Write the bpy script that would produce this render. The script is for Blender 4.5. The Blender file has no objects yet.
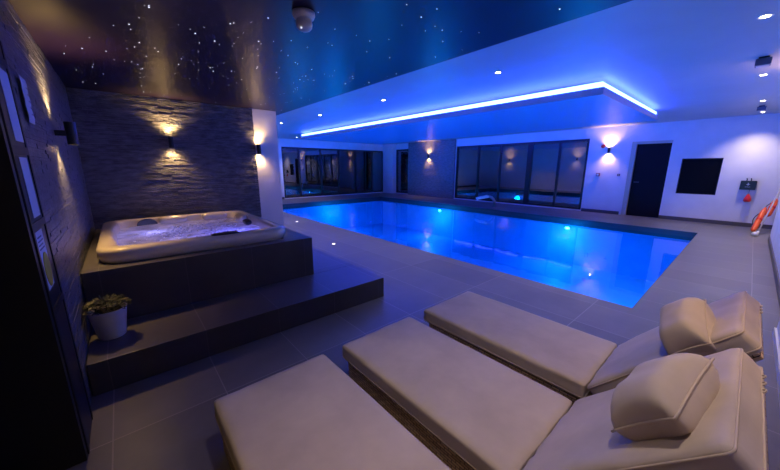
import bpy, bmesh, math, random
from mathutils import Vector, Matrix, noise
random.seed(7)
C = bpy.context.scene.collection
PI = math.pi
H = 1.45

# ------------------------------------------------------------------ materials
def mat(name, col=(.5,.5,.5), rough=.5, metal=0, spec=.5, emit=None, es=0, coat=0, sheen=0):
    m = bpy.data.materials.new(name); m.use_nodes = True
    b = m.node_tree.nodes['Principled BSDF']
    b.inputs['Base Color'].default_value = (*col, 1)
    b.inputs['Roughness'].default_value = rough
    b.inputs['Metallic'].default_value = metal
    b.inputs['Specular IOR Level'].default_value = spec
    b.inputs['Coat Weight'].default_value = coat
    if sheen: b.inputs['Sheen Weight'].default_value = sheen
    if emit:
        b.inputs['Emission Color'].default_value = (*emit, 1)
        b.inputs['Emission Strength'].default_value = es
    return m
def nd(m, t, **kw):
    n = m.node_tree.nodes.new(t)
    for k, v in kw.items():
        if k in n.inputs: n.inputs[k].default_value = v
        else: setattr(n, k, v)
    return n
def ln(m, a, ao, b, bi): m.node_tree.links.new(a.outputs[ao], b.inputs[bi])
def bsdf(m): return m.node_tree.nodes['Principled BSDF']
def noisy(m, scale, c0, c1, bump=0, dist=.01, detail=5, coord='Object', stretch=None, bscale=None):
    tc = nd(m, 'ShaderNodeTexCoord'); mp = nd(m, 'ShaderNodeMapping')
    ln(m, tc, coord, mp, 'Vector')
    if stretch: mp.inputs['Scale'].default_value = stretch
    n = nd(m, 'ShaderNodeTexNoise', Scale=scale, Detail=detail); ln(m, mp, 'Vector', n, 'Vector')
    r = nd(m, 'ShaderNodeValToRGB')
    r.color_ramp.elements[0].color = (*c0, 1); r.color_ramp.elements[1].color = (*c1, 1)
    r.color_ramp.elements[0].position = .3; r.color_ramp.elements[1].position = .7
    ln(m, n, 'Fac', r, 'Fac'); ln(m, r, 'Color', bsdf(m), 'Base Color')
    if bump:
        n2 = nd(m, 'ShaderNodeTexNoise', Scale=bscale or scale, Detail=detail); ln(m, mp, 'Vector', n2, 'Vector')
        b = nd(m, 'ShaderNodeBump', Strength=bump, Distance=dist)
        ln(m, n2, 'Fac', b, 'Height'); ln(m, b, 'Normal', bsdf(m), 'Normal')
    return m

M = {}
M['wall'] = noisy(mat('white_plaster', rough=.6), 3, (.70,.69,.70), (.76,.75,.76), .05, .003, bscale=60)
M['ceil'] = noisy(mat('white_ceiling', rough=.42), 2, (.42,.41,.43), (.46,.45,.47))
M['panel'] = mat('pool_tinted_satin', (.15,.38,.72), .28, spec=.9)  # blue of the pool light spill is put into the base colour
M['star'] = mat('dark_satin_ceiling', (.011,.006,.028), .35, spec=.32)
nz = nd(M['star'], 'ShaderNodeTexNoise', Scale=1.2, Detail=3)
tc = nd(M['star'], 'ShaderNodeTexCoord'); ln(M['star'], tc, 'Object', nz, 'Vector')
bp_ = nd(M['star'], 'ShaderNodeBump', Strength=.0, Distance=.002)
ln(M['star'], nz, 'Fac', bp_, 'Height'); ln(M['star'], bp_, 'Normal', bsdf(M['star']), 'Normal')
M['slate'] = noisy(mat('slate', rough=.5, spec=.6), 9, (.038,.040,.056), (.14,.142,.175), .8, .012, 8, stretch=(1,1,3.5), bscale=28)
M['slate2'] = noisy(mat('left_slate', rough=.34, spec=.8), 9, (.045,.05,.08), (.13,.14,.20), .9, .010, 8, stretch=(1,1,3), bscale=34)
M['pier'] = noisy(mat('grey_split_stone', rough=.7), 8, (.16,.15,.16), (.30,.28,.29), .7, .01, 6, stretch=(1,1,3), bscale=25)
M['glitter'] = noisy(mat('rough_left_wall', rough=.38, spec=.8), 14, (.15,.145,.17), (.26,.25,.29), .9, .006, 9, bscale=55)
def tile_mat(name, ox, oy, axes='xy', w=.562, h=.562, base=((.075,.07,.078),(.12,.112,.12)), grout=(.22,.20,.20)):
    m = mat(name, rough=.36, spec=.5)
    tc = nd(m, 'ShaderNodeTexCoord'); sp = nd(m, 'ShaderNodeSeparateXYZ'); cb = nd(m, 'ShaderNodeCombineXYZ')
    ln(m, tc, 'Object', sp, 'Vector')
    ad = nd(m, 'ShaderNodeMath', operation='ADD'); ad.inputs[1].default_value = ox
    bd = nd(m, 'ShaderNodeMath', operation='ADD'); bd.inputs[1].default_value = oy
    ln(m, sp, 'XYZ'.index(axes[0].upper()), ad, 0); ln(m, sp, 'XYZ'.index(axes[1].upper()), bd, 0)
    ln(m, ad, 0, cb, 0); ln(m, bd, 0, cb, 1)
    br = nd(m, 'ShaderNodeTexBrick', offset=0, squash=1)
    br.inputs['Scale'].default_value = 1; br.inputs['Mortar Size'].default_value = .0035
    br.inputs['Mortar Smooth'].default_value = .1
    br.inputs['Brick Width'].default_value = w; br.inputs['Row Height'].default_value = h
    br.inputs['Color1'].default_value = (0,0,0,1); br.inputs['Color2'].default_value = (1,1,1,1)
    br.inputs['Mortar'].default_value = (.5,.5,.5,1)
    ln(m, cb, 0, br, 'Vector')
    n = nd(m, 'ShaderNodeTexNoise', Scale=2.2, Detail=8, Roughness=.65); ln(m, tc, 'Object', n, 'Vector')
    mx = nd(m, 'ShaderNodeMix', data_type='FLOAT'); mx.inputs[0].default_value = .25
    ln(m, n, 'Fac', mx, 2); ln(m, br, 'Color', mx, 3)
    r = nd(m, 'ShaderNodeValToRGB'); r.color_ramp.elements[0].color = (*base[0],1); r.color_ramp.elements[1].color = (*base[1],1)
    r.color_ramp.elements[0].position = .3; r.color_ramp.elements[1].position = .7
    ln(m, mx, 0, r, 'Fac')
    m2 = nd(m, 'ShaderNodeMix', data_type='RGBA'); ln(m, br, 'Fac', m2, 0); ln(m, r, 'Color', m2, 6)
    m2.inputs[7].default_value = (*grout,1)
    ln(m, m2, 2, bsdf(m), 'Base Color')
    rr = nd(m, 'ShaderNodeMapRange'); rr.inputs['To Min'].default_value = .30; rr.inputs['To Max'].default_value = .46
    ln(m, n, 'Fac', rr, 'Value'); ln(m, rr, 'Result', bsdf(m), 'Roughness')
    b = nd(m, 'ShaderNodeBump', Strength=.35, Distance=.003); b.invert = True
    ln(m, br, 'Fac', b, 'Height'); ln(m, b, 'Normal', bsdf(m), 'Normal')
    return m
M['tile'] = tile_mat('floor_tile', .229, 2.25-2.03, h=1.124, base=((.115,.112,.13),(.18,.175,.19)), grout=(.28,.27,.27))
M['step'] = tile_mat('plinth_tile_shaded', .229, .34, axes='xz', h=1.2, base=((.042,.037,.042),(.066,.06,.064)), grout=(.08,.075,.075))  # side faces: darker copy of the top tile, shade put into the colour
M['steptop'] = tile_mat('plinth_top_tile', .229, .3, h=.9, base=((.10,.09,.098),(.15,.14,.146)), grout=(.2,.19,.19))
M['skirt'] = mat('grey_skirting', (.09,.085,.10), .4)
M['lampb'] = mat('black_lamp_metal', (.01,.01,.012), .35)
M['black'] = mat('black_paint', (.006,.006,.008), .45)
M['door'] = mat('dark_door', (.006,.005,.009), .5, spec=.15)
M['frame'] = mat('dark_window_frame', (.008,.008,.014), .4)
M['jamb'] = mat('pale_door_jamb', (.52,.47,.38), .4)
M['acryl'] = mat('tub_acrylic', (.80,.70,.54), .25, coat=.4)
M['grey'] = mat('dark_grey_plastic', (.03,.03,.035), .35)
M['lgrey'] = mat('light_grey_plastic', (.45,.44,.46), .3)
M['chrome'] = mat('chrome', (.75,.75,.78), .15, metal=1)
M['whitep'] = mat('white_plastic', (.75,.74,.74), .35)
M['pot'] = noisy(mat('white_glazed_pot', rough=.35), 6, (.55,.53,.52), (.68,.66,.65), .15, .003)
M['soil'] = noisy(mat('potting_soil', rough=.9), 30, (.01,.008,.006), (.03,.02,.015), .8, .01)
M['leaf'] = noisy(mat('dark_leaf', rough=.5), 20, (.004,.009,.004), (.010,.022,.008))
M['red'] = mat('red_plastic', (.75,.02,.02), .35)
M['orange'] = mat('orange_rescue_plastic', (.85,.10,.015), .4)
M['paper'] = mat('white_paper', (.72,.72,.75), .6)
M['yellow'] = mat('yellow_print', (.75,.50,.03), .6)
M['ink'] = mat('grey_print', (.18,.18,.22), .6)
M['fabric'] = noisy(mat('beige_canvas', rough=.75, sheen=.15), 5, (.44,.365,.29), (.55,.46,.365), .12, .002, 6, bscale=420)
nf = M['fabric']
M['piping'] = mat('beige_piping', (.52,.43,.33), .75)
# wicker
def wicker():
    m = mat('brown_wicker', rough=.5)
    tc = nd(m, 'ShaderNodeTexCoord')
    sp = nd(m, 'ShaderNodeSeparateXYZ'); ln(m, tc, 'Object', sp, 'Vector')
    ad = nd(m, 'ShaderNodeMath', operation='ADD'); ln(m, sp, 0, ad, 0); ln(m, sp, 1, ad, 1)
    cb = nd(m, 'ShaderNodeCombineXYZ'); ln(m, ad, 0, cb, 0); ln(m, sp, 2, cb, 1)
    br = nd(m, 'ShaderNodeTexBrick', offset=.5)
    br.inputs['Scale'].default_value = 1; br.inputs['Brick Width'].default_value = .045; br.inputs['Row Height'].default_value = .016
    br.inputs['Mortar Size'].default_value = .003; br.inputs['Mortar Smooth'].default_value = .8
    br.inputs['Color1'].default_value = (.78,.58,.34,1); br.inputs['Color2'].default_value = (.50,.34,.19,1); br.inputs['Mortar'].default_value = (.05,.033,.02,1)
    ln(m, cb, 0, br, 'Vector'); ln(m, br, 'Color', bsdf(m), 'Base Color')
    b = nd(m, 'ShaderNodeBump', Strength=1, Distance=.006); b.invert = True
    ln(m, br, 'Fac', b, 'Height'); ln(m, b, 'Normal', bsdf(m), 'Normal')
    return m
M['wicker'] = wicker()
def emis(name, col, s):
    m = bpy.data.materials.new(name); m.use_nodes = True
    nt = m.node_tree; nt.nodes.remove(nt.nodes['Principled BSDF'])
    e = nt.nodes.new('ShaderNodeEmission'); e.inputs[0].default_value = (*col,1); e.inputs[1].default_value = s
    nt.links.new(e.outputs[0], nt.nodes['Material Output'].inputs[0]); return m
M['led'] = emis('blue_led', (.022,.045,1), 46)
M['down'] = emis('downlight_glow', (1,.85,.72), 22)
M['warm'] = emis('warm_lamp_glow', (1,.62,.22), 80)
M['starl'] = emis('star_glow', (.75,.85,1), 2.4)
M['poollamp'] = emis('pool_lamp_glow', (.10,.75,1), 30)
def water(name, tint, rough, bscale, bstr, dist):
    m = bpy.data.materials.new(name); m.use_nodes = True
    nt = m.node_tree; nt.nodes.remove(nt.nodes['Principled BSDF'])
    g = nt.nodes.new('ShaderNodeBsdfGlossy'); g.inputs['Roughness'].default_value = rough
    t = nt.nodes.new('ShaderNodeBsdfTransparent'); t.inputs[0].default_value = (*tint,1)
    fr = nt.nodes.new('ShaderNodeFresnel'); fr.inputs[0].default_value = 1.33
    mx = nt.nodes.new('ShaderNodeMixShader')
    tc = nt.nodes.new('ShaderNodeTexCoord'); n = nt.nodes.new('ShaderNodeTexNoise'); n.inputs['Scale'].default_value = bscale
    b = nt.nodes.new('ShaderNodeBump'); b.inputs['Strength'].default_value = bstr; b.inputs['Distance'].default_value = dist
    L = nt.links.new
    L(tc.outputs['Object'], n.inputs['Vector']); L(n.outputs['Fac'], b.inputs['Height'])
    L(b.outputs[0], g.inputs['Normal']); L(b.outputs[0], fr.inputs['Normal'])
    L(fr.outputs[0], mx.inputs[0]); L(t.outputs[0], mx.inputs[1]); L(g.outputs[0], mx.inputs[2])
    L(mx.outputs[0], nt.nodes['Material Output'].inputs[0]); return m
M['water'] = water('pool_water', (.25,.80,1), .015, 2.0, .10, .02)
M['tubwater'] = water('tub_water', (.85,.92,1), .12, 9, .35, .02)
def aerate(m, col, f):
    nt = m.node_tree; L = nt.links.new
    t = [n for n in nt.nodes if n.type=='BSDF_TRANSPARENT'][0]; mx = [n for n in nt.nodes if n.type=='MIX_SHADER'][0]
    d = nt.nodes.new('ShaderNodeBsdfDiffuse'); d.inputs[0].default_value=(*col,1)
    tr = nt.nodes.new('ShaderNodeBsdfTranslucent'); tr.inputs[0].default_value=(*col,1)
    a = nt.nodes.new('ShaderNodeMixShader'); a.inputs[0].default_value=.5; L(d.outputs[0],a.inputs[1]); L(tr.outputs[0],a.inputs[2])
    b = nt.nodes.new('ShaderNodeMixShader'); b.inputs[0].default_value=f
    n = nt.nodes.new('ShaderNodeTexNoise'); n.inputs['Scale'].default_value=5; n.inputs['Detail'].default_value=6
    tc = [x for x in nt.nodes if x.type=='TEX_COORD'][0]; L(tc.outputs['Object'], n.inputs['Vector'])
    r = nt.nodes.new('ShaderNodeMapRange'); r.inputs['From Min'].default_value=.35; r.inputs['From Max'].default_value=.7; r.inputs['To Min'].default_value=f*.6; r.inputs['To Max'].default_value=1
    L(n.outputs['Fac'], r.inputs['Value']); L(r.outputs[0], b.inputs[0])
    L(t.outputs[0],b.inputs[1]); L(a.outputs[0],b.inputs[2]); L(b.outputs[0], mx.inputs[1])
M_g = None
aerate(M['tubwater'], (.75,.74,.85), .6)
M['glass'] = water('window_glass', (.6,.62,.65), .0, 1, 0, 0)
for n in M['glass'].node_tree.nodes:
    if n.type == 'FRESNEL': n.inputs[0].default_value = 3.3
M['liner'] = noisy(mat('pool_liner', rough=.5), 3, (.12,.36,.78), (.16,.42,.85))
M['foam'] = noisy(mat('white_foam', (.8,.8,.85), .6), 30, (.6,.62,.75), (.85,.85,.92), .8, .01)

# ------------------------------------------------------------------ mesh helpers
def link(name, me, m, parent=None, smooth=False):
    if m is not None:
        for x in (m if isinstance(m, (list, tuple)) else [m]): me.materials.append(x)
    o = bpy.data.objects.new(name, me); C.objects.link(o)
    if parent: o.parent = parent
    if smooth:
        for p in me.polygons: p.use_smooth = True
    return o
def obj(name, bm, m, parent=None, smooth=False, recalc=True):
    if recalc: bmesh.ops.recalc_face_normals(bm, faces=bm.faces)
    me = bpy.data.meshes.new(name); bm.to_mesh(me); bm.free()
    return link(name, me, m, parent, smooth)
def bx(bm, x0, x1, y0, y1, z0, z1, bev=0, mi=0, mtx=None):
    r = bmesh.ops.create_cube(bm, size=1)
    vs = r['verts']
    for v in vs:
        v.co = Vector(((x0+x1)/2+v.co.x*(x1-x0), (y0+y1)/2+v.co.y*(y1-y0), (z0+z1)/2+v.co.z*(z1-z0)))
        if mtx: v.co = mtx @ v.co
    fs = set(f for v in vs for f in v.link_faces)
    for f in fs: f.material_index = mi
    if bev:
        es = list(set(e for v in vs for e in v.link_edges))
        bmesh.ops.bevel(bm, geom=es, offset=bev, segments=2, affect='EDGES', profile=.6)
    return bm
def box(name, x0, x1, y0, y1, z0, z1, m, parent=None, bev=0):
    return obj(name, bx(bmesh.new(), x0, x1, y0, y1, z0, z1, bev), m, parent)
def lathe(bm, prof, seg=24, center=(0,0,0), mtx=None):
    rings = []
    for r, z in prof:
        rg = []
        for k in range(seg):
            a = 2*PI*k/seg
            p = Vector((r*math.cos(a), r*math.sin(a), z))
            if mtx: p = mtx @ p
            rg.append(bm.verts.new(p + Vector(center)))
        rings.append(rg)
    for a, b in zip(rings, rings[1:]):
        for k in range(seg): bm.faces.new((a[k], a[(k+1)%seg], b[(k+1)%seg], b[k]))
    bm.faces.new(rings[0]); bm.faces.new(rings[-1])
    return bm
def tube(bm, pts, r, seg=8, closed=False):
    pts = [Vector(p) for p in pts]; n = len(pts); rings = []
    prev = None
    for i, p in enumerate(pts):
        if closed: t = (pts[(i+1)%n]-pts[i-1]).normalized()
        else: t = (pts[min(i+1,n-1)]-pts[max(i-1,0)]).normalized()
        u = prev if prev else (Vector((0,0,1)) if abs(t.z) < .9 else Vector((1,0,0)))
        s = t.cross(u).normalized(); u = s.cross(t).normalized(); prev = u
        rr = r[i] if isinstance(r, (list,tuple)) else r
        rings.append([bm.verts.new(p + (s*math.cos(2*PI*k/seg)+u*math.sin(2*PI*k/seg))*rr) for k in range(seg)])
    m_ = n if closed else n-1
    for i in range(m_):
        a, b = rings[i], rings[(i+1)%n]
        for k in range(seg): bm.faces.new((a[k], a[(k+1)%seg], b[(k+1)%seg], b[k]))
    if not closed: bm.faces.new(rings[0]); bm.faces.new(rings[-1])
    return bm
def tag(o, label=None, cat=None, group=None, kind=None):
    if label: o['label'] = label
    if cat: o['category'] = cat
    if group: o['group'] = group
    if kind: o['kind'] = kind
    return o
def struct(o): o['kind'] = 'structure'; return o
def empty(name, loc=(0,0,0), rz=0):
    o = bpy.data.objects.new(name, None); C.objects.link(o); o.location = loc; o.rotation_euler.z = rz
    o.empty_display_size = .1
    return o
def copy_tree(o, parent=None):
    c = o.copy(); C.objects.link(c); c.parent = parent
    for ch in list(o.children): copy_tree(ch, c)
    return c
def spot(loc, d, power, col, angle=60, blend=.6, size=.03):
    l = bpy.data.lights.new('spot', 'SPOT'); l.energy = power; l.color = col
    l.spot_size = math.radians(angle); l.spot_blend = blend; l.shadow_soft_size = size
    o = bpy.data.objects.new('spot_light', l); C.objects.link(o); o.location = loc
    o.rotation_euler = Vector(d).to_track_quat('-Z', 'Y').to_euler(); return o
def point(loc, power, col, size=.1):
    l = bpy.data.lights.new('point', 'POINT'); l.energy = power; l.color = col; l.shadow_soft_size = size
    o = bpy.data.objects.new('point_light', l); C.objects.link(o); o.location = loc; return o

# ------------------------------------------------------------------ room
XL, XS, XB = -.33, 2.305, 11.7
YT, YF = 5.41, 13.9
ZS, ZH = 2.36, 2.68
PX0, PX1, PY0, PY1 = 3.90, 9.75, .60, 11.97
YR = -.43
# floor: one slab with the pool hole
bm = bmesh.new()
bx(bm, -2.2, PX0, -1.2, 14.4, -.12, 0); bx(bm, PX1, 12.2, -1.2, 14.4, -.12, 0)
bx(bm, PX0, PX1, -1.2, PY0, -.12, 0); bx(bm, PX0, PX1, PY1, 14.4, -.12, 0)
bmesh.ops.remove_doubles(bm, verts=bm.verts, dist=1e-5)
struct(obj('floor', bm, M['tile']))
# pool basin
bm = bmesh.new()
D = -1.35
def quad(bm, pts, mi=0):
    f = bm.faces.new([bm.verts.new(p) for p in pts]); f.material_index = mi; return f
e = .015
x0,x1,y0,y1 = PX0-e,PX1+e,PY0-e,PY1+e
quad(bm, [(x0,y0,D),(x1,y0,D),(x1,y1,D),(x0,y1,D)])
for a, b in (((x0,y0),(x1,y0)),((x1,y0),(x1,y1)),((x1,y1),(x0,y1)),((x0,y1),(x0,y0))):
    quad(bm, [(*a,D),(*b,D),(*b,-.12),(*a,-.12)])
o = struct(obj('floor_pool_basin', bm, M['liner'], recalc=False))
bm = bmesh.new()
t = .02
for (a,b,c,d) in ((PX0-t,PX0+.004,PY0,PY1),(PX1-.004,PX1+t,PY0,PY1),(PX0,PX1,PY0-t,PY0+.004),(PX0,PX1,PY1-.004,PY1+t)):
    bx(bm, a,b,c,d,-.20,-.002)
M['band'] = mat('waterline_tile', (.02,.022,.035), .4)
struct(obj('trim_1', bm, M['band']))
bm = bmesh.new(); bmesh.ops.create_grid(bm, x_segments=2, y_segments=2, size=.5)
for v in bm.verts: v.co = Vector((PX0+.005+(v.co.x+.5)*(PX1-PX0-.01), PY0+.005+(v.co.y+.5)*(PY1-PY0-.01), -.125))
o = obj('pool_water', bm, M['water'], recalc=False); tag(o, 'glowing blue water filling the long rectangular swimming pool', 'water', kind='stuff')

# hall ceiling and star ceiling
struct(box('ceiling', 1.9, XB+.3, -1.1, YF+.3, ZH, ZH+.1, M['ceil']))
struct(box('ceiling_star', -2.2, XS, -.8, YT+.47, ZS, ZS+.315, M['star']))
# dropped panel over the pool
PAx0, PAx1, PAy0, PAy1, PAz = 5.28, 9.05, 1.56, 11.2, 2.45
bm = bmesh.new(); bx(bm, PAx0, PAx1, PAy0, PAy1, PAz, PAz+.10)
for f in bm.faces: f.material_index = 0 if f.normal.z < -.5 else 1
bx(bm, PAx0+.35, PAx1-.35, PAy0+.35, PAy1-.35, PAz+.10, ZH, mi=1)
bmesh.ops.recalc_face_normals(bm, faces=bm.faces)
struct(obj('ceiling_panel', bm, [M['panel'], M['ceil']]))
def led(x0,x1,y0,y1,label):
    o = box('led_strip', x0,x1,y0,y1, PAz+.101, PAz+.175, M['led']); tag(o, label, 'led light', 'led strips round the ceiling panel')
led(PAx0+.03, PAx0+.07, PAy0+.03, PAy1-.03, 'glowing blue-white LED strip along the long near edge of the dropped ceiling panel')
led(PAx0+.08, PAx1-.03, PAy0+.03, PAy0+.07, 'glowing blue-white LED strip on the short panel edge facing the right wall')
led(PAx1-.07, PAx1-.03, PAy0+.08, PAy1-.03, 'blue LED strip on the hidden panel edge facing the window wall')
led(PAx0+.08, PAx1-.08, PAy1-.07, PAy1-.03, 'blue LED strip on the panel end facing the far glass doors')

# walls
bm = bmesh.new()    # back wall with openings for windows
def wall_x(bm, X0, X1, Y0, Y1, Z0, Z1, holes):
    ys = sorted({Y0,Y1,*[h[0] for h in holes],*[h[1] for h in holes]})
    for a, b in zip(ys, ys[1:]):
        hs = [h for h in holes if h[0] <= a+1e-6 and h[1] >= b-1e-6]
        if not hs: bx(bm, X0, X1, a, b, Z0, Z1)
        else:
            h = hs[0]
            if h[2] > Z0: bx(bm, X0, X1, a, b, Z0, h[2])
            if h[3] < Z1: bx(bm, X0, X1, a, b, h[3], Z1)
W1 = (3.64, 8.95, .04, 2.36); W3 = (12.05, 13.05, .04, 2.38); DR = (1.60, 2.46, 0, 2.15); HT = (.56,1.335,.745,1.69)
wall_x(bm, XB, XB+.22, -1.1, YF+.25, 0, ZH, [HT, DR, W1, W3])
struct(obj('wall_back', bm, M['wall']))
W2 = (5.60, 11.6, .04, 2.33)
bm = bmesh.new()
for a,b,z0,z1 in ((XS-.3,W2[0],0,ZH),(W2[0],W2[1],0,W2[2]),(W2[0],W2[1],W2[3],ZH),(W2[1],XB,0,ZH)):
    bx(bm, a,b, YF, YF+.22, z0, z1)
struct(obj('wall_far', bm, M['wall']))
# white end of the partition and the hall side wall
bm = bmesh.new(); bx(bm, 1.70, 2.13, YT, YT+.46, 0, ZS-.001); bx(bm, 1.9, 2.125, YT+.46, YF, 0, ZH)
struct(obj('wall_partition', bm, M['wall']))
bm = bmesh.new()
bx(bm, -.5, 1.70, YT+.02, YT+.3, 0, ZS-.001)
struct(obj('wall_tub', bm, M['slate']))
def strips(X0, X1, Z0, Z1, face, axis, depth, hmin, hmax, lmin, lmax, dirn):
    bm = bmesh.new(); z = Z0
    while z < Z1-.004:
        h = min(random.uniform(hmin,hmax), Z1-z); x = X0 - random.uniform(0, lmin)
        while x < X1:
            l = random.uniform(lmin,lmax); a, b = max(x,X0), min(x+l, X1)
            if b-a > .01:
                d = random.uniform(.3,1)*depth
                if depth < 0: bx(bm, face-.012, face-d, a, b, z+.0004, z+h-.0004)
                elif axis == 'y': bx(bm, a+.0008, b-.0008, face-d, face+.03, z+.0012, z+h-.0012)
                else: bx(bm, face-d, face+.03, a+.0008, b-.0008, z+.0012, z+h-.0012)
            x += l
        z += h
    return bm
struct(obj('wall_tub_cladding', strips(XL-.02, 1.745, .60, ZS-.001, YT-.001, 'y', .020, .018, .036, .12, .42, -1), M['slate']))
struct(obj('wall_left_cladding', strips(2.34, YT-.01, 0.004, ZS-.001, XL-.010, 'x', -.006, .014, .028, .15, .5, 1), M['slate2']))
# left wall: Y 2.0 .. 5.41, lintel above the doorway
bm = bmesh.new(); bx(bm, XL-.2, XL-.02, 2.34, YT+.3, 0, ZS); bx(bm, XL-.2, XL, 2.0, 2.34, 0, ZS); bx(bm, XL-.2, XL, -.5, 2.0, 2.03, ZS); bx(bm, XL-.2, XL, -.75, .25, 0, 2.03)
struct(obj('wall_left', bm, M['glitter']))
# near right wall with a door recess and the far alcove
bm = bmesh.new()
bx(bm, XL-.2, 4.2, -.60, -.36, 0, ZH+.05)
bx(bm, 4.2, 4.9, -1.05, -.85, 0, ZH); bx(bm, 4.9, 9.9, -.85, YR, 0, ZH); bx(bm, 4.0, 4.2, -.9, -.6, 0, ZH)
bx(bm, 9.9, XB, -1.05, -.88, 0, ZH)
struct(obj('wall_right', bm, M['wall']))
# beyond the left doorway: a dark lobby
struct(box('wall_lobby', -2.2, -2.0, -.8, 2.4, 0, ZS, M['black']))
bm = bmesh.new(); bx(bm, -2.2, XL-.2, 2.0, 2.2, 0, ZS); bx(bm, -2.2, XL-.2, -.8, -.6, 0, ZS)
struct(obj('wall_lobby_side', bm, M['black']))
# skirtings
bm = bmesh.new()
bx(bm, XB-.015, XB, -.88, 1.60, 0, .10); bx(bm, XB-.015, XB, 2.56, W1[0]-.02, 0, .10)
struct(obj('baseboard_back', bm, M['skirt']))
bm = bmesh.new(); bx(bm, 4.9, 9.9, YR, YR+.015, 0, .10); bx(bm, 9.9, XB-.02, -.88, -.865, 0, .10)
struct(obj('baseboard_right', bm, M['skirt']))
struct(box('baseboard_near', .9, 4.2, -.36, -.345, 0, .07, M['whitep']))
struct(box('baseboard_far', 2.31, W2[0]-.02, YF-.015, YF, 0, .10, M['skirt']))
# stone pier on back wall
PY = (8.98, 11.98)
bm = strips(PY[0], PY[1], 0, ZH-.001, XB-.09, 'x', .03, .05, .09, .15, .45, -1)
struct(obj('wall_pier', bm, M['pier']))
struct(box('wall_pier_core', XB-.085, XB+.02, PY[0]+.005, PY[1]-.005, 0, ZH-.002, M['pier']))
# corner column
struct(box('wall_corner', 11.45, XB, 13.05, YF, 0, ZH, M['wall']))

# windows
def window(name, axis, c, a0, a1, z0, z1, mull, fw=.07, thick=()):
    root = empty(name, (0,0,0)); root['kind'] = 'structure'
    def B(bm, u0,u1,w0,w1,d0,d1):
        if axis == 'x': bx(bm, c+d0, c+d1, u0, u1, w0, w1)
        else: bx(bm, u0, u1, c+d0, c+d1, w0, w1)
    bm = bmesh.new()
    B(bm, a0,a1, z0,z0+fw, .0,.09); B(bm, a0,a1, z1-fw,z1, .0,.09)
    B(bm, a0,a0+fw, z0+fw,z1-fw, .0,.09); B(bm, a1-fw,a1, z0+fw,z1-fw, .0,.09)
    obj('window_frame', bm, M['frame'], root)
    edges = [a0+fw]
    for i, m_ in enumerate(mull):
        w = .13 if i in thick else .05
        bm = bmesh.new(); B(bm, m_-w/2*1.4, m_+w/2*1.4, z0+fw, z1-fw, .0,.09); obj('mullion', bm, M['frame'], root)
        edges += [m_-w*.7, m_+w*.7]
    edges.append(a1-fw)
    for p, q in zip(edges[0::2], edges[1::2]):
        bm = bmesh.new(); B(bm, p, q, z0+fw, z1-fw, .04,.05); obj('glass_pane', bm, M['glass'], root)
    return root
window('window_1', 'x', XB+.02, W1[0], W1[1], W1[2], W1[3], [4.54, 5.58, 6.78, 7.80], thick=(1,))
window('window_2', 'y', YF+.02, W2[0], W2[1], W2[2], W2[3], [6.42, 7.55, 8.55, 9.6, 10.7])
window('window_3', 'x', XB+.02, W3[0], W3[1], W3[2], W3[3], [], fw=.08)

# door in back wall
d = empty('door_1'); d['kind'] = 'structure'
box('door_leaf', XB+.06, XB+.11, DR[0]+.01, DR[1]-.08, 0.004, DR[3]-.03, M['door'], d)
bm = bmesh.new(); bx(bm, XB-.02, XB+.2, DR[1]-.075, DR[1]+.04, 0, DR[3]+.04); bx(bm, XB-.02, XB+.2, DR[0]-.01, DR[1]-.075, DR[3]-.03, DR[3]+.04)
obj('door_frame', bm, M['jamb'], d)
bm = bmesh.new(); tube(bm, [(XB+.055,DR[1]-.15,1.02),(XB+.0,DR[1]-.15,1.02),(XB+.0,DR[1]-.27,1.02)], .009); obj('door_handle', bm, M['chrome'], d)
# black panel
o = empty('wall_screen', (XB, .95, 1.2)); tag(o, 'large black rectangular panel recessed in the white wall right of the dark door', 'panel')
b_ = box('panel_face', -0.01+.05, .03+.05, -.375, .375, -.445, .465, mat('black_glass',(.003,.003,.004),.5,spec=.1), o)
b_ = obj('panel_frame', (lambda bm: (bx(bm, 0,.09,-.387,-.372,-.455,.487), bx(bm,0,.09,.372,.384,-.455,.487), bx(bm,0,.09,-.372,.372,-.455,-.443), bx(bm,0,.09,-.372,.372,.463,.487), bm)[-1])(bmesh.new()), M['frame'], o)

# left doorway, dark open leaf and notice frames
d = empty('door_2'); d['kind'] = 'structure'
box('door_leaf', -1.25, XL+.005, 1.955, 1.995, .005, 2.01, M['black'], d)
bm = bmesh.new(); bx(bm, XL-.2, XL+.03, .25, .33, 0, 2.03); bx(bm, XL-.2, XL+.0, .33, 1.95, 1.97, 2.03)
obj('door_frame', bm, M['black'], d)
nb = empty('notice_board', (XL, 2.2, 0)); tag(nb, 'tall black frame of stacked notice slots on the left wall beside the dark doorway', 'notice board')
M['navy'] = mat('dark_navy_board', (.012,.012,.02), .4)
box('back_board', .001, .006, -.195, .12, .0, 2.0, M['navy'], nb)
bm = bmesh.new()
bx(bm, .006,.010,-.195,-.17,.0,2.0); bx(bm, .006,.010,.095,.12,.0,2.0)
for z in (.78, 1.185, 1.52, 1.90): bx(bm, .006,.010,-.17,.095,z-.018,z+.018)
obj('frame_rails', bm, M['black'], nb)
def paper(y0,y1,z0,z1,label,kind):
    bm = bmesh.new(); n = 8
    vs = []
    for i in range(n+1):
        for j in range(3):
            w = .004*abs(math.sin(i*1.1)) if kind == 'wavy' else 0
            vs.append(bm.verts.new((XL+(.006 if kind=='wavy' else .0075)+w, y0+(y1-y0)*j/2 + (.005*math.sin(i*2.1) if kind=='wavy' else 0), z0+(z1-z0)*i/n)))
    for i in range(n):
        for j in range(2): bm.faces.new((vs[i*3+j], vs[i*3+j+1], vs[(i+1)*3+j+1], vs[(i+1)*3+j]))
    o = obj('notice', bm, M['paper'])
    s = o.modifiers.new('s','SOLIDIFY'); s.thickness = .001
    tag(o, label, 'notice', 'notices on the left wall')
    return o
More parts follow.
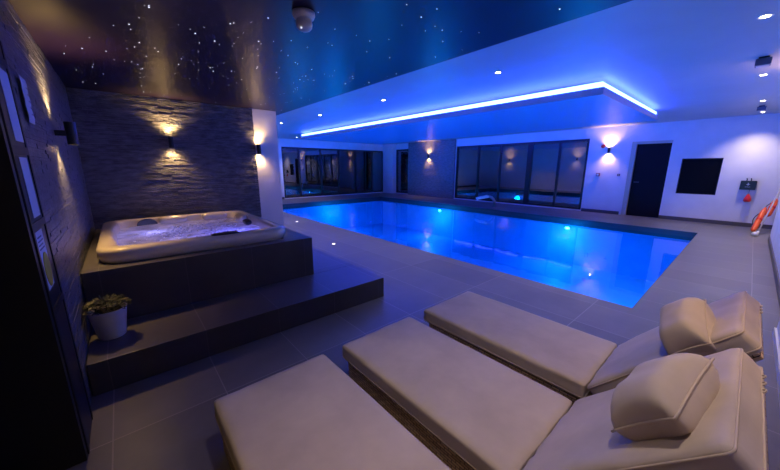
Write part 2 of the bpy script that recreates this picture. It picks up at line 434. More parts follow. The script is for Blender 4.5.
p1 = paper(2.12,2.28,1.56,1.86,'uppermost plain pale sheet in the black notice frame','flat')
p2 = paper(2.10,2.25,1.22,1.49,'plain pale sheet in the middle slot of the black notice frame','flat')
p3 = paper(2.04,2.19,.885,1.16,'lowest sheet in the notice frame, printed with a yellow oval','flat')
p4 = paper(2.55,2.70,1.68,1.91,'curled white sheet with lines, stuck to the wall beside the black frame','wavy')
bm = bmesh.new()
lathe(bm, [(.001,0),(1,0),(1,.002),(.001,.002)], 24, mtx=Matrix.Translation((XL+.009,2.115,.975)) @ Matrix.Rotation(PI/2,4,'Y') @ Matrix.Diagonal((.083,.065,1,1)))
obj('yellow_oval', bm, M['yellow'], p3)
bm = bmesh.new()
for k in range(4): bx(bm, XL+.0087, XL+.010, 2.06, 2.165-.02*(k%2), 1.075+.018*k, 1.081+.018*k)
obj('printed_lines', bm, M['ink'], p3)
bm = bmesh.new()
for k in range(5): bx(bm, XL+.019, XL+.0205, 2.575, 2.675-.02*(k%3), 1.72+.033*k, 1.7235+.033*k)
obj('printed_lines', bm, M['ink'], p4)

# ------------------------------------------------------------------ plinth and step
YP, YS, ZP, ZT = 3.165, 2.54, .664, .227
def two(name, x0,x1,y0,y1,z0,z1):
    bm = bmesh.new(); bx(bm, x0,x1,y0,y1,z0,z1,.004)
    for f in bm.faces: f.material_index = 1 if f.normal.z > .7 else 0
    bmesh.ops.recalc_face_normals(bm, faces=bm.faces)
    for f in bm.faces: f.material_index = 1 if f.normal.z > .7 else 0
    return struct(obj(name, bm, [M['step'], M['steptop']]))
def plinth():
    bm = bmesh.new(); a,b,c,d = .56-.745,.56+.745,4.22-.885,4.22+.885
    for q in ((XL+.002,a,YP,YT),(b,1.556,YP,YT),(a,b,YP,c),(a,b,d,YT)): bx(bm,*q,0,ZP)
    bmesh.ops.remove_doubles(bm, verts=bm.verts, dist=1e-5); bmesh.ops.recalc_face_normals(bm, faces=bm.faces)
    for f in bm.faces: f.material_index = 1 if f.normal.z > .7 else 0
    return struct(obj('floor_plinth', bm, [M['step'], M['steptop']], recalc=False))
plinth()
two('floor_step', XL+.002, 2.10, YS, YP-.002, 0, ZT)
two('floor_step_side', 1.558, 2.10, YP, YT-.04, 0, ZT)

# ------------------------------------------------------------------ hot tub
def rr(cx, cy, hx, hy, r, z, n=7, wob=0):
    out = []
    for q, (sx, sy) in enumerate(((1,1),(-1,1),(-1,-1),(1,-1))):
        for k in range(n+1):
            a = PI/2*q + PI/2*k/n
            out.append(Vector((cx+sx*(hx-r)+r*math.cos(a), cy+sy*(hy-r)+r*math.sin(a), z)))
        # side points
        nx = ((-1,1),(-1,-1),(1,-1),(1,1))[q]
        a0 = out[-1]
        sx2, sy2 = nx
        q2 = PI/2*(q+1)
        b0 = Vector((cx+sx2*(hx-r)+r*math.cos(q2), cy+sy2*(hy-r)+r*math.sin(q2), z))
        for k in range(1, 10): out.append(a0.lerp(b0, k/10))
    return out
def loft(bm, rings, cap0=False, cap1=False):
    R_ = [[bm.verts.new(p) for p in r] for r in rings]
    for a, b in zip(R_, R_[1:]):
        n = len(a)
        for k in range(n): bm.faces.new((a[k], a[(k+1)%n], b[(k+1)%n], b[k]))
    if cap0: bm.faces.new(R_[0])
    if cap1: bm.faces.new(R_[-1])
tx, ty, hx, hy = .56, 4.22, .80, .94
tub = empty('hot_tub', (tx, ty, ZP)); tag(tub, 'cream acrylic hot tub with bubbling water set on the tiled plinth', 'hot tub')
rings = []
for dx, r, z in ((.03,.16,0),(.014,.18,.008),(.010,.18,.03),(.0,.19,.04),(.0,.19,.10),(.006,.19,.118),(.022,.18,.128),(.085,.13,.132),(.100,.12,.128),(.108,.11,.11),(.125,.11,.04),(.15,.11,-.01),(.19,.12,-.12),(.26,.12,-.13),(.42,.12,-.14),(.45,.1,-.35),(.47,.1,-.4)):
    rings.append(rr(0,0,hx-dx,hy-dx,r,z))
# moulded shoulders: pull the inner contour of the basin in lobes
def lob(p, i):
    if 8 <= i <= 12:
        ang = math.atan2(p.y/hy, p.x/hx)
        k = .045*max(0, math.cos(4*ang+PI))*(1 if i >= 9 else .5)
        f = 1 - k/math.hypot(p.x, p.y)
        return Vector((p.x*f, p.y*f, p.z))
    return p
rings = [[lob(p,i) for p in r] for i, r in enumerate(rings)]
bm = bmesh.new(); loft(bm, rings, cap1=True)
obj('shell', bm, M['acryl'], tub, smooth=True)
# water with small waves
bm = bmesh.new(); n = 60
bmesh.ops.create_grid(bm, x_segments=n, y_segments=n, size=1)
for v in bm.verts:
    x, y = v.co.x*(hx-.125), v.co.y*(hy-.125)
    z = .045 + .006*noise.noise(Vector((x*6,y*6,0))) + .0025*noise.noise(Vector((x*15,y*15,3)))
    v.co = Vector((x, y, z))
obj('water', bm, M['tubwater'], tub, smooth=True, recalc=False)
# foam streaks
bm = bmesh.new()
for k in range(240):
    c = random.choice([(.30,.05),(.0,.25),(-.25,-.1),(.2,-.45),(-.1,-.5)])
    x, y = c[0]+random.gauss(0,.13), c[1]+random.gauss(0,.16)
    if abs(x) > hx-.16 or abs(y) > hy-.16: continue
    r = random.uniform(.006,.018)
    lathe(bm, [(r*.3,0),(r,.002),(r*.8,.005),(r*.2,.007)], 7, (x, y, .044+.006*noise.noise(Vector((x*6,y*6,0)))))
o = obj('foam', bm, M['foam'], tub, smooth=True); o['kind'] = 'stuff'
# headrests (moulded), filter cover, controls, jets
def pad(bm, cx, cy, cz, lx, ly, lz, rz=0, tilt=0, n=14, m_=10):
    mt = Matrix.Translation((cx,cy,cz)) @ Matrix.Rotation(rz,4,'Z') @ Matrix.Rotation(tilt,4,'X')
    rings = []
    for i in range(1, m_):
        a = PI*i/m_
        ring = []
        for k in range(n*2):
            t_ = PI*k/n
            cs, sn = math.cos(t_), math.sin(t_)
            sg = lambda v,p: math.copysign(abs(v)**p, v)
            ring.append(mt @ Vector((lx*sg(math.cos(a),.6), ly*sg(math.sin(a),.6)*sg(cs,.7), lz*sg(math.sin(a),.6)*sg(sn,.7))))
        rings.append(ring)
    loft(bm, rings, True, True)
for (x,y,rz,t_) in ((.40, hy-.17, 0, .5), (-.10, hy-.17, 0, .5), (hx-.17, .34, -PI/2, .5)):
    bm = bmesh.new(); pad(bm, x, y, .095, .16, .06, .045, rz, t_)
    obj('headrest', bm, M['acryl'], tub, smooth=True)
bm = bmesh.new()
prof = []
for k in range(15):
    a = PI*k/14; prof.append((.10*math.cos(a), .075*math.sin(a)))
R0 = [bm.verts.new((-.38+x, hy-.24, .062+z)) for x,z in prof]; R1 = [bm.verts.new((-.38+x*.8, hy-.15, .062+z*.9)) for x,z in prof]
R2 = [bm.verts.new((-.38+x*1.08, hy-.225, .058+z*1.1)) for x,z in prof]
for k in range(14):
    bm.faces.new((R0[k],R0[k+1],R2[k+1],R2[k])); bm.faces.new((R2[k],R2[k+1],R1[k+1],R1[k]))
bm.faces.new(R0); bm.faces.new(R1)
obj('filter_cover', bm, M['grey'], tub, smooth=False)
bm = bmesh.new(); pad(bm, hx-.19, -.02, .085, .10, .04, .035, -PI/2, .3); obj('pillow_insert', bm, M['grey'], tub, smooth=True)
bm = bmesh.new(); pad(bm, .16, -hy+.085, .126, .13, .055, .022); cp = obj('control_panel', bm, M['grey'], tub, smooth=True)
bm = bmesh.new(); bx(bm, .07,.14,-hy+.07,-hy+.10,.145,.1495,.002); obj('display', bm, M['lgrey'], cp)
for k in range(5):
    bm = bmesh.new(); lathe(bm, [(.008,0),(.008,.005),(.001,.006)], 10, (.165+.024*k,-hy+.085,.1465)); obj('button', bm, M['chrome'], cp)
bm = bmesh.new(); lathe(bm, [(.03,0),(.034,.01),(.028,.022),(.001,.024)], 20, (-.60+.02,-hy+.175,.06)); obj('air_valve', bm, M['whitep'], tub, smooth=True)
for k,(x,y) in enumerate(((-.2,hy-.2),(.1,hy-.2),(hx-.2,-.3),(hx-.2,.6),(-hx+.2,.3),(-hx+.2,-.2))):
    bm = bmesh.new(); lathe(bm, [(.03,0),(.032,.006),(.018,.010),(.001,.006)], 16, (x,y,-.13)); obj('jet', bm, M['chrome'], tub, smooth=True)

# ------------------------------------------------------------------ plant
pt = empty('potted_plant', (-.205, 2.91, ZT)); pt.scale = (.88,)*3; tag(pt, 'small dark leafy plant in a white pot on the step beside the left wall', 'plant')
bm = bmesh.new(); lathe(bm, [(.085,0),(.09,.004),(.123,.235),(.128,.245),(.118,.247),(.112,.22),(.02,.215)], 32)
obj('pot', bm, M['pot'], pt, smooth=True)
bm = bmesh.new(); lathe(bm, [(.002,.205),(.111,.212),(.10,.219),(.002,.224)], 20); obj('soil', bm, M['soil'], pt)
bm = bmesh.new()
for k in range(420):
    a = random.uniform(0,2*PI); rad = .135*math.sqrt(random.random()); z = .235+.10*random.random()*(1-(rad/.17)**2)+.01
    c = Vector((rad*math.cos(a), rad*math.sin(a), z)); c.x = max(c.x, -.125); 
    d_ = Vector((math.cos(a)+random.uniform(-.7,.7), math.sin(a)+random.uniform(-.7,.7), random.uniform(-.3,1))).normalized()
    s = d_.cross(Vector((0,0,1))).normalized()*random.uniform(.008,.013); l = random.uniform(.025,.04); 
    u = s.cross(d_).normalized()*.004
    pts = [c, c+d_*l*.5+s+u, c+d_*l, c+d_*l*.5-s+u]
    pts = [Vector((max(p.x,-.14), p.y, p.z)) for p in pts]
    try: bm.faces.new([bm.verts.new(p) for p in pts])
    except Exception: pass
fo = obj('foliage', bm, M['leaf'], pt); fo['kind'] = 'stuff'

# ------------------------------------------------------------------ loungers
LW, LY0, LYH, SEATZ = .63, 1.60, .405, .30
def cushion_mesh(L, W, T, nl=26, nw=14, puff=.006, seed=0, wrinkle=.0035, rad=.018):
    """rounded slab: x across W, y along L, z from 0 to T"""
    bm = bmesh.new()
    bmesh.ops.create_cube(bm, size=1)
    bmesh.ops.subdivide_edges(bm, edges=bm.edges, cuts=15, use_grid_fill=True)
    hx_, hy_, hz_ = W/2, L/2, T/2
    for v in bm.verts:
        x, y, z = v.co.x*2, v.co.y*2, v.co.z*2     # -1..1
        # cluster towards the borders
        f = lambda t_: math.copysign(1-(1-abs(t_))**1.35, t_)
        X, Y, Z = f(x)*hx_, f(y)*hy_, z*hz_
        r = rad
        cx = max(-hx_+r, min(hx_-r, X)); cy = max(-hy_+r, min(hy_-r, Y)); rz = min(r, hz_*.8); cz = max(-hz_+rz, min(hz_-rz, Z))
        d_ = Vector(((X-cx)/r, (Y-cy)/r, (Z-cz)/rz))
        if d_.length > 1e-6:
            m_ = max(abs(d_.x),abs(d_.y),abs(d_.z)); d_ = d_.normalized()*m_
            X, Y, Z = cx+d_.x*r, cy+d_.y*r, cz+d_.z*rz
        ex = 1-(X/hx_)**2; ey = 1-(Y/hy_)**2
        if z > .0: Z += puff*max(0,ex)**.5*max(0,ey)**.4*z
        w = wrinkle*(noise.noise(Vector((X*9+seed, Y*5, seed)))+.6*noise.noise(Vector((X*24+seed, Y*11, seed+4))))
        if z > 0: Z += w*z
        else: pass
        side = abs(z) < .95
        if side:
            X += .003*noise.noise(Vector((Y*12, Z*30, seed))); Y += .003*noise.noise(Vector((X*12, Z*30, seed+8)))
        v.co = Vector((X, Y, Z+hz_))
    return bm
def piping_loop(W, L, z, r=.018):
    pts = []
    for sx, sy, q in ((1,1,0),(-1,1,1),(-1,-1,2),(1,-1,3)):
        for k in range(5):
            a = PI/2*q + PI/2*k/4
            pts.append((sx*(W/2-r)+(r+.001)*math.cos(a), sy*(L/2-r)+(r+.001)*math.sin(a), z))
    return pts
BW = .72; ANG = math.radians(49.2)
def lounger(x, label, seed):
    """x: centre; foot at y=LY0; head towards -y"""
    root = empty('sun_lounger', (x, 0, 0)); tag(root, label, 'sun lounger', 'beige sun loungers in a row')
    # wicker base: skirt with deck and feet
    bm = bmesh.new(); ih = .012
    x0,x1,y0,y1 = -LW/2+ih, LW/2-ih, -.10, LY0-.055
    t = .03
    bx(bm, x0,x0+t,y0,y1,.03,.196,.006); bx(bm, x1-t,x1,y0,y1,.045,.196,.006)
    bx(bm, x0+t,x1-t,y1-t,y1,.03,.196,.006); bx(bm, x0+t,x1-t,y0,y0+t,.03,.196,.006)
    bx(bm, x0+t,x1-t,y0+t,y1-t,.17,.19)
    obj('base', bm, M['wicker'], root)
    for sx in (x0+.005, x1-.055):
        for sy in (y0+.005, y1-.055):
            bm = bmesh.new(); bx(bm, sx,sx+.05,sy,sy+.05,0,.06,.004); obj('leg', bm, M['frame'], root)
    # seat cushion
    L = LY0-LYH
    sc = obj('seat_cushion', cushion_mesh(L, LW, .10, seed=seed), M['fabric'], root, smooth=True)
    sc.location = (0, (LY0+LYH)/2, .198)
    for z in (.018,):
        bm = bmesh.new(); tube(bm, piping_loop(LW-.002, L-.002, z), .0032, 6, closed=True); obj('piping', bm, M['piping'], sc, smooth=True)
    # back rest (wicker frame plus cushion) hinged at LYH
    R_ = Matrix.Translation((0, .329, .225)) @ Matrix.Rotation(-ANG, 4, 'X')
    # local: -y runs up the back
    bk = obj('back_cushion', cushion_mesh(BW, LW, .10, seed=seed+20, wrinkle=.007, puff=.010), M['fabric'], root, smooth=True)
    bk.matrix_local = R_ @ Matrix.Translation((0, -BW/2, 0))
    for z in (.018, .086):
        bm = bmesh.new(); tube(bm, piping_loop(LW-.002, BW-.002, z), .0032, 6, closed=True); obj('piping', bm, M['piping'], bk, smooth=True)
    bm = bmesh.new()
    bx(bm, -LW/2+.04, LW/2-.04, -BW+.03, -.02, -.032, -.004, .005)
    bf = obj('back_frame', bm, M['wicker'], root); bf.matrix_local = R_
    # prop strut
    top = R_ @ Vector((0,-BW*.65,-.03))
    for sx in (-.2,.2):
        bm = bmesh.new(); tube(bm, [(sx,top.y,top.z),(sx,-.03,.19)], .01, 8)
        obj('strut', bm, M['frame'], root)
    # ties at the back of the cushion
    for sx in (.12,.17,.22):
        bm = bmesh.new()
        lp = [(sx+.010*math.cos(a), -BW-.002-.010*math.sin(a), .02) for a in [PI*k/6 for k in range(7)]]
        tube(bm, lp, .0025, 6)
        tb = obj('cushion_tie', bm, M['piping'], root); tb.matrix_local = R_
    return root
lounger(.51, 'beige cushioned sun lounger nearest the hot tub step, without a pillow in view', 1)
lounger(1.27, 'middle of the three beige sun loungers, between the other two, with wicker sides', 5)
lounger(2.06, 'beige cushioned sun lounger closest to the pool edge, third from the tub', 9)
def pillow(W, L, T, name, loc, rot, label, seed):
    bm = bmesh.new(); n = 22
    top, bot = {}, {}
    for i in range(n+1):
        for j in range(n+1):
            u, v = i/n*2-1, j/n*2-1
            pin = 1 - .07*(1-u*u)*abs(v)**3
            pin2 = 1 - .07*(1-v*v)*abs(u)**3
            x, y = u*W/2*pin2, v*L/2*pin
            h = T/2*max(0,(1-u**4))**.55*max(0,(1-v**4))**.55
            wr = .012*noise.noise(Vector((x*14+seed,y*9,seed)))*min(1,h*30)
            top[i,j] = bm.verts.new((x,y,h+.004+wr))
            if 0<i<n and 0<j<n: bot[i,j] = bm.verts.new((x,y,-h-.004+wr))
            else: bot[i,j] = top[i,j]
    for i in range(n):
        for j in range(n):
            bm.faces.new((top[i,j],top[i+1,j],top[i+1,j+1],top[i,j+1]))
            q = [bot[i,j],bot[i,j+1],bot[i+1,j+1],bot[i+1,j]]
            qq = []
            for w_ in q:
                if w_ not in qq: qq.append(w_)
            try: bm.faces.new(qq)
            except Exception: pass
    o = obj(name, bm, M['fabric'], None, smooth=True)
    o.location = loc; o.rotation_euler = rot
    pp = []
    for i in range(n): pp.append(top[i,0]) if False else None
    loop = [(u,-1) for u in [k/10*2-1 for k in range(10)]]+[(1,v) for v in [k/10*2-1 for k in range(10)]]+[(-u,1) for u in [k/10*2-1 for k in range(10)]]+[(-1,-v) for v in [k/10*2-1 for k in range(10)]]
    bm = bmesh.new(); tube(bm, [(u*W/2*(1-.07*(1-v*v)*abs(u)**3), v*L/2*(1-.07*(1-u*u)*abs(v)**3), .003) for u,v in loop], .004, 6, closed=True)
    obj('piping', bm, M['piping'], o, smooth=True)
    tag(o, label, 'pillow', 'beige pillows on the sun loungers')
    return o
def set_pillow(o, loc, roll, yaw, tilt=0):
    o.rotation_euler = (Matrix.Rotation(-ANG+tilt,4,'X') @ Matrix.Rotation(roll,4,'Y') @ Matrix.Rotation(yaw,4,'Z')).to_euler(); o.location = loc
q = pillow(.33, .21, .16, 'pillow', (0,0,0), (0,0,0), 'plump beige pillow lying on the backrest of the middle sun lounger', 3)
set_pillow(q, (1.18,.068,.760), 0, -.20, -.05)
q = pillow(.32, .17, .18, 'pillow', (0,0,0), (0,0,0), 'beige pillow on the backrest of the lounger closest to the pool, its shaded side showing', 11)
set_pillow(q, (1.875,.080,.732), -.3, -.1)

# ------------------------------------------------------------------ wall lamps
WARM = (1,.60,.20)
def wall_lamp(loc, n, label, up=14, down=10, r=.032, h=.15, off=.065):
    """n: wall normal"""
    n = Vector(n); root = empty('wall_lamp', loc); tag(root, label, 'wall lamp', 'black up-and-down wall lamps')
    c = n*off
    bm = bmesh.new(); lathe(bm, [(r-.004,-h/2+.008),(r,-h/2),(r,h/2),(r-.004,h/2-.008)], 20, c); obj('lamp_body', bm, M['lampb'], root, smooth=False)
    bm = bmesh.new(); a, b = Vector((0,0,0)), c
    s = Vector((0,0,1)).cross(n)
    p = [Vector((0,0,0))+s*.02*i+Vector((0,0,.02*j))+n*k for k in (0,off-r+.005) for i in (-1,1) for j in (-1,1)]
    xs=[q.x for q in p]; ys=[q.y for q in p]; zs=[q.z for q in p]
    bx(bm, min(xs),max(xs),min(ys),max(ys),min(zs),max(zs)); obj('bracket', bm, M['lampb'], root)
    for sg in (1,-1):
        bm = bmesh.new(); lathe(bm, [(r-.006,0),(r-.006,.003),(.001,.003)], 16, c+Vector((0,0,sg*(h/2-.007)-(0 if sg>0 else .003)))); obj('bulb', bm, M['warm'], root)
    L = Vector(loc)+c
    if up: spot(L+Vector((0,0,h/2+.01)), -n*.12+Vector((0,0,1)), up*4.6, WARM, 120, .9, .02)
    if down: spot(L-Vector((0,0,h/2+.01)), -n*.16-Vector((0,0,1)), down*3.4, WARM, 115, .9, .02)
    return root
wall_lamp((XL, 3.52, 1.70), (1,0,0), 'black cylinder wall lamp on the left wall beside the tub', 10, 8, off=.09, r=.034, h=.17)
wall_lamp((.60, YT-.025, 1.78), (0,-1,0), 'black wall lamp in the middle of the dark slate wall above the tub', 9, 7)
wall_lamp((1.785, YT, 1.73), (0,-1,0), 'black wall lamp on the white wall end at the edge of the slate', 3.6, 3, off=.055)
wall_lamp((XB, 3.06, 1.97), (-1,0,0), 'black wall lamp on the white wall between wide window and dark door', 11, 9)
wall_lamp((XB-.12, 10.5, 1.97), (-1,0,0), 'black wall lamp on the grey stone pier', 9, 9)
wall_lamp((2.125, 7.2, 1.95), (1,0,0), 'wall lamp on the hall side wall, seen only as a reflection in the wide window', 6, 5)
wall_lamp((2.125, 11.6, 1.95), (1,0,0), 'wall lamp on the hall side wall near the far glass doors, reflected in the windows', 6, 5)
wall_lamp((6.2, YR, 1.95), (0,1,0), 'wall lamp high on the near right wall beyond the loungers', 8, 6)
wall_lamp((XL, .05, 1.95), (1,0,0), 'added unseen wall lamp on the left wall behind the doorway, warming the lounger sides', 2, 6, off=.065)  # added out of view to warm the near sides of the loungers
wall_lamp((1.9, -.36, 1.95), (0,1,0), 'added unseen wall lamp above the heads of the sun loungers', 4, 5, off=.07)  # unseen lamp, put in to light the loungers from above

# ------------------------------------------------------------------ downlights
def downlight(x, y, z, label, p=85, col=(1,.80,.66), cone=110):
    r = empty('downlight', (x,y,z)); tag(r, label, 'ceiling light', 'recessed ceiling downlights')
    bm = bmesh.new(); lathe(bm, [(.030,-.002),(.045,-.006),(.050,-.001),(.048,.0)], 20); obj('trim_ring', bm, M['whitep'], r)
    bm = bmesh.new(); lathe(bm, [(.031,-.004),(.031,-.0025),(.001,-.0025)], 20); obj('bulb', bm, M['down'], r)
    spot((x,y,z-.02), (0,0,-1), p, col, cone, .9, .04)
downlight(4.25,.15,ZH,'warm white downlight in the top right corner of the hall ceiling, first of its row', 110)
downlight(4.0,2.44,ZH,'second downlight in the row beside the star ceiling, counted from the right')
downlight(3.95,4.77,ZH,'third downlight along the star ceiling, above the LED strip middle')
downlight(3.88,7.1,ZH,'fourth downlight along the star ceiling, nearing the white column')
downlight(3.72,9.1,ZH,'downlight just right of the white column top, last of its row')
downlight(5.95,13.0,ZH,'small downlight beyond the far end of the LED panel, near the glass doors')
downlight(6.8,.13,ZH,'downlight just beyond the ceiling speaker box at the right edge', 150)
downlight(9.35,.11,ZH,'downlight between the two boxes on the right of the ceiling', 150)
downlight(11.2,.09,ZH,'downlight closest to the back wall above the black first-aid box', 90)

downlight(1.25,.35,ZS,'added unseen downlight in the dark star ceiling above the sun lounger heads',34,(1,.82,.80),95)  # fill light added out of view to brighten the lounger tops
downlight(.55,.80,ZS,'added unseen downlight in the dark star ceiling above the lounger nearest the tub',20,(1,.82,.80),80)  # another added unseen fill, for the lounger by the tub
# ceiling boxes
def cbox(x, y, label, s=1.0):
    r = empty('ceiling_speaker', (x,y,ZH)); tag(r, label, 'speaker')
    bm = bmesh.new(); bx(bm, -.11*s,.11*s,-.10*s,.10*s,-.15*s,-.02,.01); obj('housing', bm, mat('blue_grey_plastic',(.10,.11,.16),.5), r)
    bm = bmesh.new(); bx(bm, -.04,.04,-.04,.04,-.025,0); obj('mount', bm, M['grey'], r)
    bm = bmesh.new(); bx(bm, -.09*s,.09*s,-.08*s,.08*s,-.158*s,-.149*s,.003); obj('grille', bm, M['lgrey'], r)
cbox(5.75,.135,'dark box mounted under the ceiling between two downlights, at the right edge', .62)
cbox(10.1,.11,'small blue-grey ceiling box between the two farthest right downlights', .62)

# ------------------------------------------------------------------ smoke detector
sd = empty('smoke_detector', (.975,1.93,ZS)); tag(sd, 'white round detector hanging from the dark star ceiling', 'detector')
bm = bmesh.new(); lathe(bm, [(.020,0),(.066,-.002),(.068,-.018),(.060,-.034),(.045,-.040),(.02,-.041)], 32); obj('base', bm, M['whitep'], sd, smooth=True)
bm = bmesh.new(); lathe(bm, [(.040,-.038),(.047,-.050),(.050,-.066),(.046,-.084),(.034,-.097),(.018,-.104),(.002,-.105)], 32); obj('sensor_dome', bm, M['whitep'], sd, smooth=True)
bm = bmesh.new(); lathe(bm, [(.006,0),(.005,-.006),(.001,-.008)], 10, (-.030,-.020,-.094)); obj('indicator', bm, mat('clear_lens',(.8,.8,.85),.1,emit=(.8,.85,1),es=.8), sd)

# ------------------------------------------------------------------ stars
F = 307.48; p_, y_, r_ = [math.radians(a) for a in (-12.471,-40.803,.092)]; a_ = -y_
fwd = Vector((math.sin(a_)*math.cos(p_), math.cos(a_)*math.cos(p_), math.sin(p_)))
rt = Vector((math.cos(a_), -math.sin(a_), 0)); up = rt.cross(fwd)
R_v = rt*math.cos(r_)+up*math.sin(r_); U_v = -rt*math.sin(r_)+up*math.cos(r_)
star_xy = [(1.0-.05,2.6),(.62,3.1)]
random.seed(21)
# fibre stars, in loose clusters as on the real ceiling
for k in range(190):
    if random.random() < .55:
        cx, cy = random.choice([(.15,3.9),(.05,3.4),(.5,3.6),(.95,3.4),(1.5,3.3),(1.9,3.0),(1.2,2.4),(1.6,2.0),(1.0,2.8),(2.0,4.4),(1.7,1.3),(.35,2.8)])
        x, y = cx+random.gauss(0,.22), cy+random.gauss(0,.3)
    else: x, y = random.uniform(-.2,2.25), random.uniform(.8,5.3)
    if -.3 < x < 2.27 and .3 < y < 5.3: star_xy.append((x,y))
bm = bmesh.new()
for x, y in star_xy:
    rad = random.choice([.0014,.0016,.002,.0024,.003,.004])
    lathe(bm, [(rad,0),(rad,-.0012),(rad*.2,-.0016)], 8, (x,y,ZS-.0002))
o = obj('star_lights', bm, M['starl']); tag(o, 'tiny fibre-optic star points scattered over the dark ceiling', 'star lights', kind='stuff')

# ------------------------------------------------------------------ things on the back wall
def alarm():
    r = empty('fire_alarm', (XB,3.24,2.10)); tag(r, 'small red round alarm on the wall just left of the lamp beside the door', 'alarm')
    bm = bmesh.new(); lathe(bm, [(.055,0),(.055,-.03),(.035,-.05),(.001,-.05)], 20, mtx=Matrix.Rotation(PI/2,4,'Y')); obj('sounder', bm, M['red'], r)
    r = empty('call_point', (XB,3.27,1.22)); tag(r, 'small dark red call point box on the wall below the red alarm', 'call point')
    bm = bmesh.new(); bx(bm, -.05,0,-.05,.05,-.05,.05,.006); obj('housing', bm, mat('dull_red',(.25,.02,.03),.4), r)
    bm = bmesh.new(); bx(bm, -.054,-.049,-.03,.03,-.03,.03); obj('press_plate', bm, M['whitep'], r)
    r = empty('light_switch', (XB,2.72,1.22)); tag(r, 'small dark switch on the white wall left of the dark door', 'switch')
    bm = bmesh.new(); bx(bm, -.012,0,-.035,.035,-.035,.035,.004); obj('plate', bm, M['grey'], r)
    bm = bmesh.new(); bx(bm, -.018,-.011,-.012,.012,-.02,.02,.002); obj('rocker', bm, M['lgrey'], r)
alarm()
r = empty('emergency_box', (XB,.04,1.03)); tag(r, 'black wall box with a small white figure mark, right of the black panel', 'box')
bm = bmesh.new(); bx(bm, -.09,0,-.135,.13,-.115,.105,.01); obj('housing', bm, mat('dark_green_black',(.012,.03,.03),.4), r)
for sy in (-.035,.035):
    bm = bmesh.new(); tube(bm, [(-.045,sy,.10),(-.045,sy,.15),(-.045,sy+.012,.165)], .010, 8); obj('hook', bm, M['grey'], r)
bm = bmesh.new()   # white mark: small figure with a bar of dots under it
X_ = -.0915
lathe(bm, [(.010,0),(.010,.002),(.001,.002)], 12, mtx=Matrix.Translation((X_,.0,.045)) @ Matrix.Rotation(-PI/2,4,'Y'))
bx(bm, X_-.001,X_+.002,-.012,.012,-.005,.032); bx(bm, X_-.001,X_+.002,-.03,.03,.012,.022)
for k in range(5): bx(bm, X_-.001,X_+.002,-.04+.018*k,-.03+.018*k,-.05,-.038)
obj('logo', bm, M['whitep'], r)
r = empty('red_float', (XB-.05,-.005,.73)); tag(r, 'red teardrop-shaped float hanging under the black wall box', 'float')
bm = bmesh.new(); lathe(bm, [(.002,-.11),(.05,-.105),(.068,-.075),(.062,-.03),(.04,.03),(.02,.07),(.006,.09)], 20); obj('float_body', bm, M['red'], r, smooth=True)
bm = bmesh.new(); tube(bm, [(0,0,.085),(0,0,.19)], .004, 6); obj('cord', bm, M['grey'], r)

# rescue gear leaning in the corner
pole_a, pole_b = Vector((10.45,-.27,.0)), Vector((11.66,-.52,1.25))
r = empty('rescue_pole', pole_a); tag(r, 'grey rescue pole leaning in the far right corner', 'pole')
dd = pole_b-pole_a
bm = bmesh.new(); tube(bm, [(0,0,.012),tuple(dd)], .014, 10); obj('shaft', bm, M['lgrey'], r, smooth=True)
bm = bmesh.new(); tube(bm, [(0,0,.006),(.06,-.01,.07)], .024, 10); obj('end_cap', bm, M['whitep'], r, smooth=True)
def rescue(name, P, Q, rad, label, side):
    P, Q = Vector(P), Vector(Q); r = empty(name, P); tag(r, label, 'rescue float', 'orange rescue floats in the corner')
    d = Q-P; L_ = d.length; q = d.to_track_quat('Z','Y').to_matrix().to_4x4()
    prof = [(rad*.45,0),(rad*.9,.04),(rad,.12),(rad*.95,L_-.14),(rad*.7,L_-.05),(rad*.3,L_)]
    bm = bmesh.new(); lathe(bm, prof, 20, mtx=q); obj('float_body', bm, M['orange'], r, smooth=True)
    bm = bmesh.new(); lathe(bm, [(rad*1.03,L_*.45),(rad*1.04,L_*.5),(rad*1.03,L_*.55)], 20, mtx=q); obj('band', bm, M['red'], r, smooth=True)
    bm = bmesh.new(); h = [q @ Vector((rad*(.9+.9*math.sin(PI*k/8)), 0, L_*(.25+.5*k/8))) for k in range(9)]; tube(bm, h, .008, 6); obj('grab_rope', bm, M['grey'], r)
rescue('rescue_float', (10.50,-.20,.06), (11.02,-.31,.56), .048, 'long red-orange rescue float leaning low against the grey pole', 1)
rescue('rescue_float', (11.12,-.37,.36), (11.46,-.45,.74), .052, 'shorter bright orange rescue float higher up, nearest the right wall', -1)
bm = bmesh.new(); lathe(bm, [(.03,0),(.055,.01),(.05,.06),(.03,.09),(.002,.095)], 16, (10.22,-.235,0)); o = obj('white_weight', bm, M['whitep'], None, True); tag(o, 'small white knob on the floor at the foot of the rescue floats', 'weight')

# pool spout
r = empty('pool_spout', (10.55,6.2,0)); tag(r, 'curved metal water spout standing on the far pool edge before the wide window', 'water spout')
bm = bmesh.new(); lathe(bm, [(.09,0),(.09,.012),(.055,.02)], 20); obj('base_plate', bm, M['chrome'], r)
bm = bmesh.new(); pts = [(0,0,.015),(0,0,.2)]+[(-.02-.16*(1-math.cos(a)),.02+.18*(1-math.cos(a)),.2+.17*math.sin(a)) for a in [PI/2*k/8 for k in range(1,9)]]
tube(bm, pts, .05, 14); obj('neck', bm, mat('brushed_steel',(.35,.33,.34),.3,metal=1), r, smooth=True)
bm = bmesh.new(); R_ = Matrix.Translation((-.18,.2,.37)) @ Matrix.Rotation(math.atan2(.18,-.16)+0,4,'Z') @ Matrix.Rotation(.22,4,'Y')
bx(bm, -.02,.40,-.14,.14,-.022,.03,.012,mtx=R_); obj('spout_head', bm, mat('lit_pale_steel',(.85,.82,.78),.45,metal=.2), r)  # head paler than the neck, its lit look put into the colour

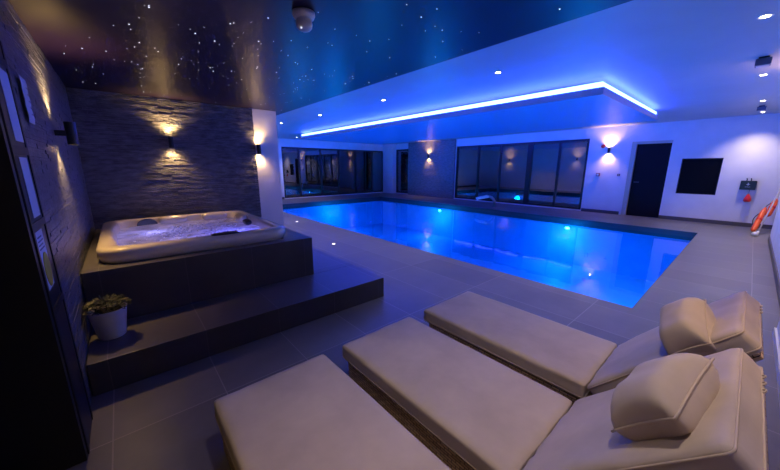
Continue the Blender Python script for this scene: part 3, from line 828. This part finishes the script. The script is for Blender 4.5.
# small glowing discs in the floor by the pool
for x,y,l in ((2.93,5.05,'small bright round disc in the floor between tub step and pool'),(3.45,7.85,'small bright disc in the floor beside the pool near the white column')):
    r = empty('floor_disc', (x,y,0)); tag(r, l, 'floor disc', 'small bright discs set in the floor')
    bm = bmesh.new(); lathe(bm, [(.045,.0),(.043,.004),(.034,.005)], 20); obj('ring', bm, M['chrome'], r)
    bm = bmesh.new(); lathe(bm, [(.033,.003),(.033,.005),(.001,.0055)], 20); obj('lens', bm, emis('floor_glow',(1,.9,.8),3), r)

# pool lamps
for y, l in ((3.30,'round underwater lamp on the far pool side, below the door side wall lamp'),(8.15,'round underwater lamp on the far pool side, in front of the stone pier')):
    r = empty('pool_lamp', (PX1,y,-.29)); tag(r, l, 'pool lamp', 'underwater pool lamps')
    mt = Matrix.Diagonal((1,1,.6,1)) @ Matrix.Rotation(-PI/2,4,'Y')
    bm = bmesh.new(); lathe(bm, [(.08,0),(.08,.02),(.065,.03)], 24, mtx=mt); obj('ring', bm, M['chrome'], r)
    bm = bmesh.new(); lathe(bm, [(.065,.02),(.055,.035),(.001,.04)], 24, mtx=mt); obj('lens', bm, M['poollamp'], r)
BLUE = (.0,.30,1)
for x, y, pw in ((9.2,3.3,80),(9.2,8.15,80),(4.5,2.0,90),(4.5,5.7,95),(4.5,9.6,95),(6.9,11.3,80),(6.9,1.3,55)):  # far-side points serve the lamps; the rest are added unseen fill for even blue
    point((x,y,-.5), pw, BLUE, .15)
# tub lamp
point((tx+.35, ty-.35, ZP-.06), 9, (.12,.13,1), .06)
point((tx-.35, ty+.2, ZP-.06), 5, (.36,.34,1), .10)
point((tx-.1, ty-.5, ZP-.06), 4, (.3,.28,1), .08)

# ------------------------------------------------------------------ world, camera
w = bpy.data.worlds.new('night'); bpy.context.scene.world = w; w.use_nodes = True
w.node_tree.nodes['Background'].inputs[0].default_value = (.004,.006,.03,1); w.node_tree.nodes['Background'].inputs[1].default_value = 1
cam = bpy.data.cameras.new('camera'); co = bpy.data.objects.new('camera', cam); C.objects.link(co)
cam.sensor_width = 36; cam.sensor_fit = 'HORIZONTAL'; cam.lens = 36*F/780; cam.clip_start = .02
mw = Matrix((R_v, U_v, -fwd)).transposed().to_4x4(); mw.translation = Vector((0,0,H))
co.matrix_world = mw
S = bpy.context.scene; S.camera = co
S.view_settings.view_transform = 'Standard'; S.view_settings.look = 'None'; S.view_settings.gamma = 1; S.view_settings.use_curve_mapping = False
S.view_settings.exposure = .22
S.cycles.use_denoising = True
S.cycles.max_bounces = 10; S.cycles.diffuse_bounces = 4; S.cycles.transparent_max_bounces = 12
S.cycles.sample_clamp_indirect = 6
S.cycles.caustics_reflective = False; S.cycles.caustics_refractive = False
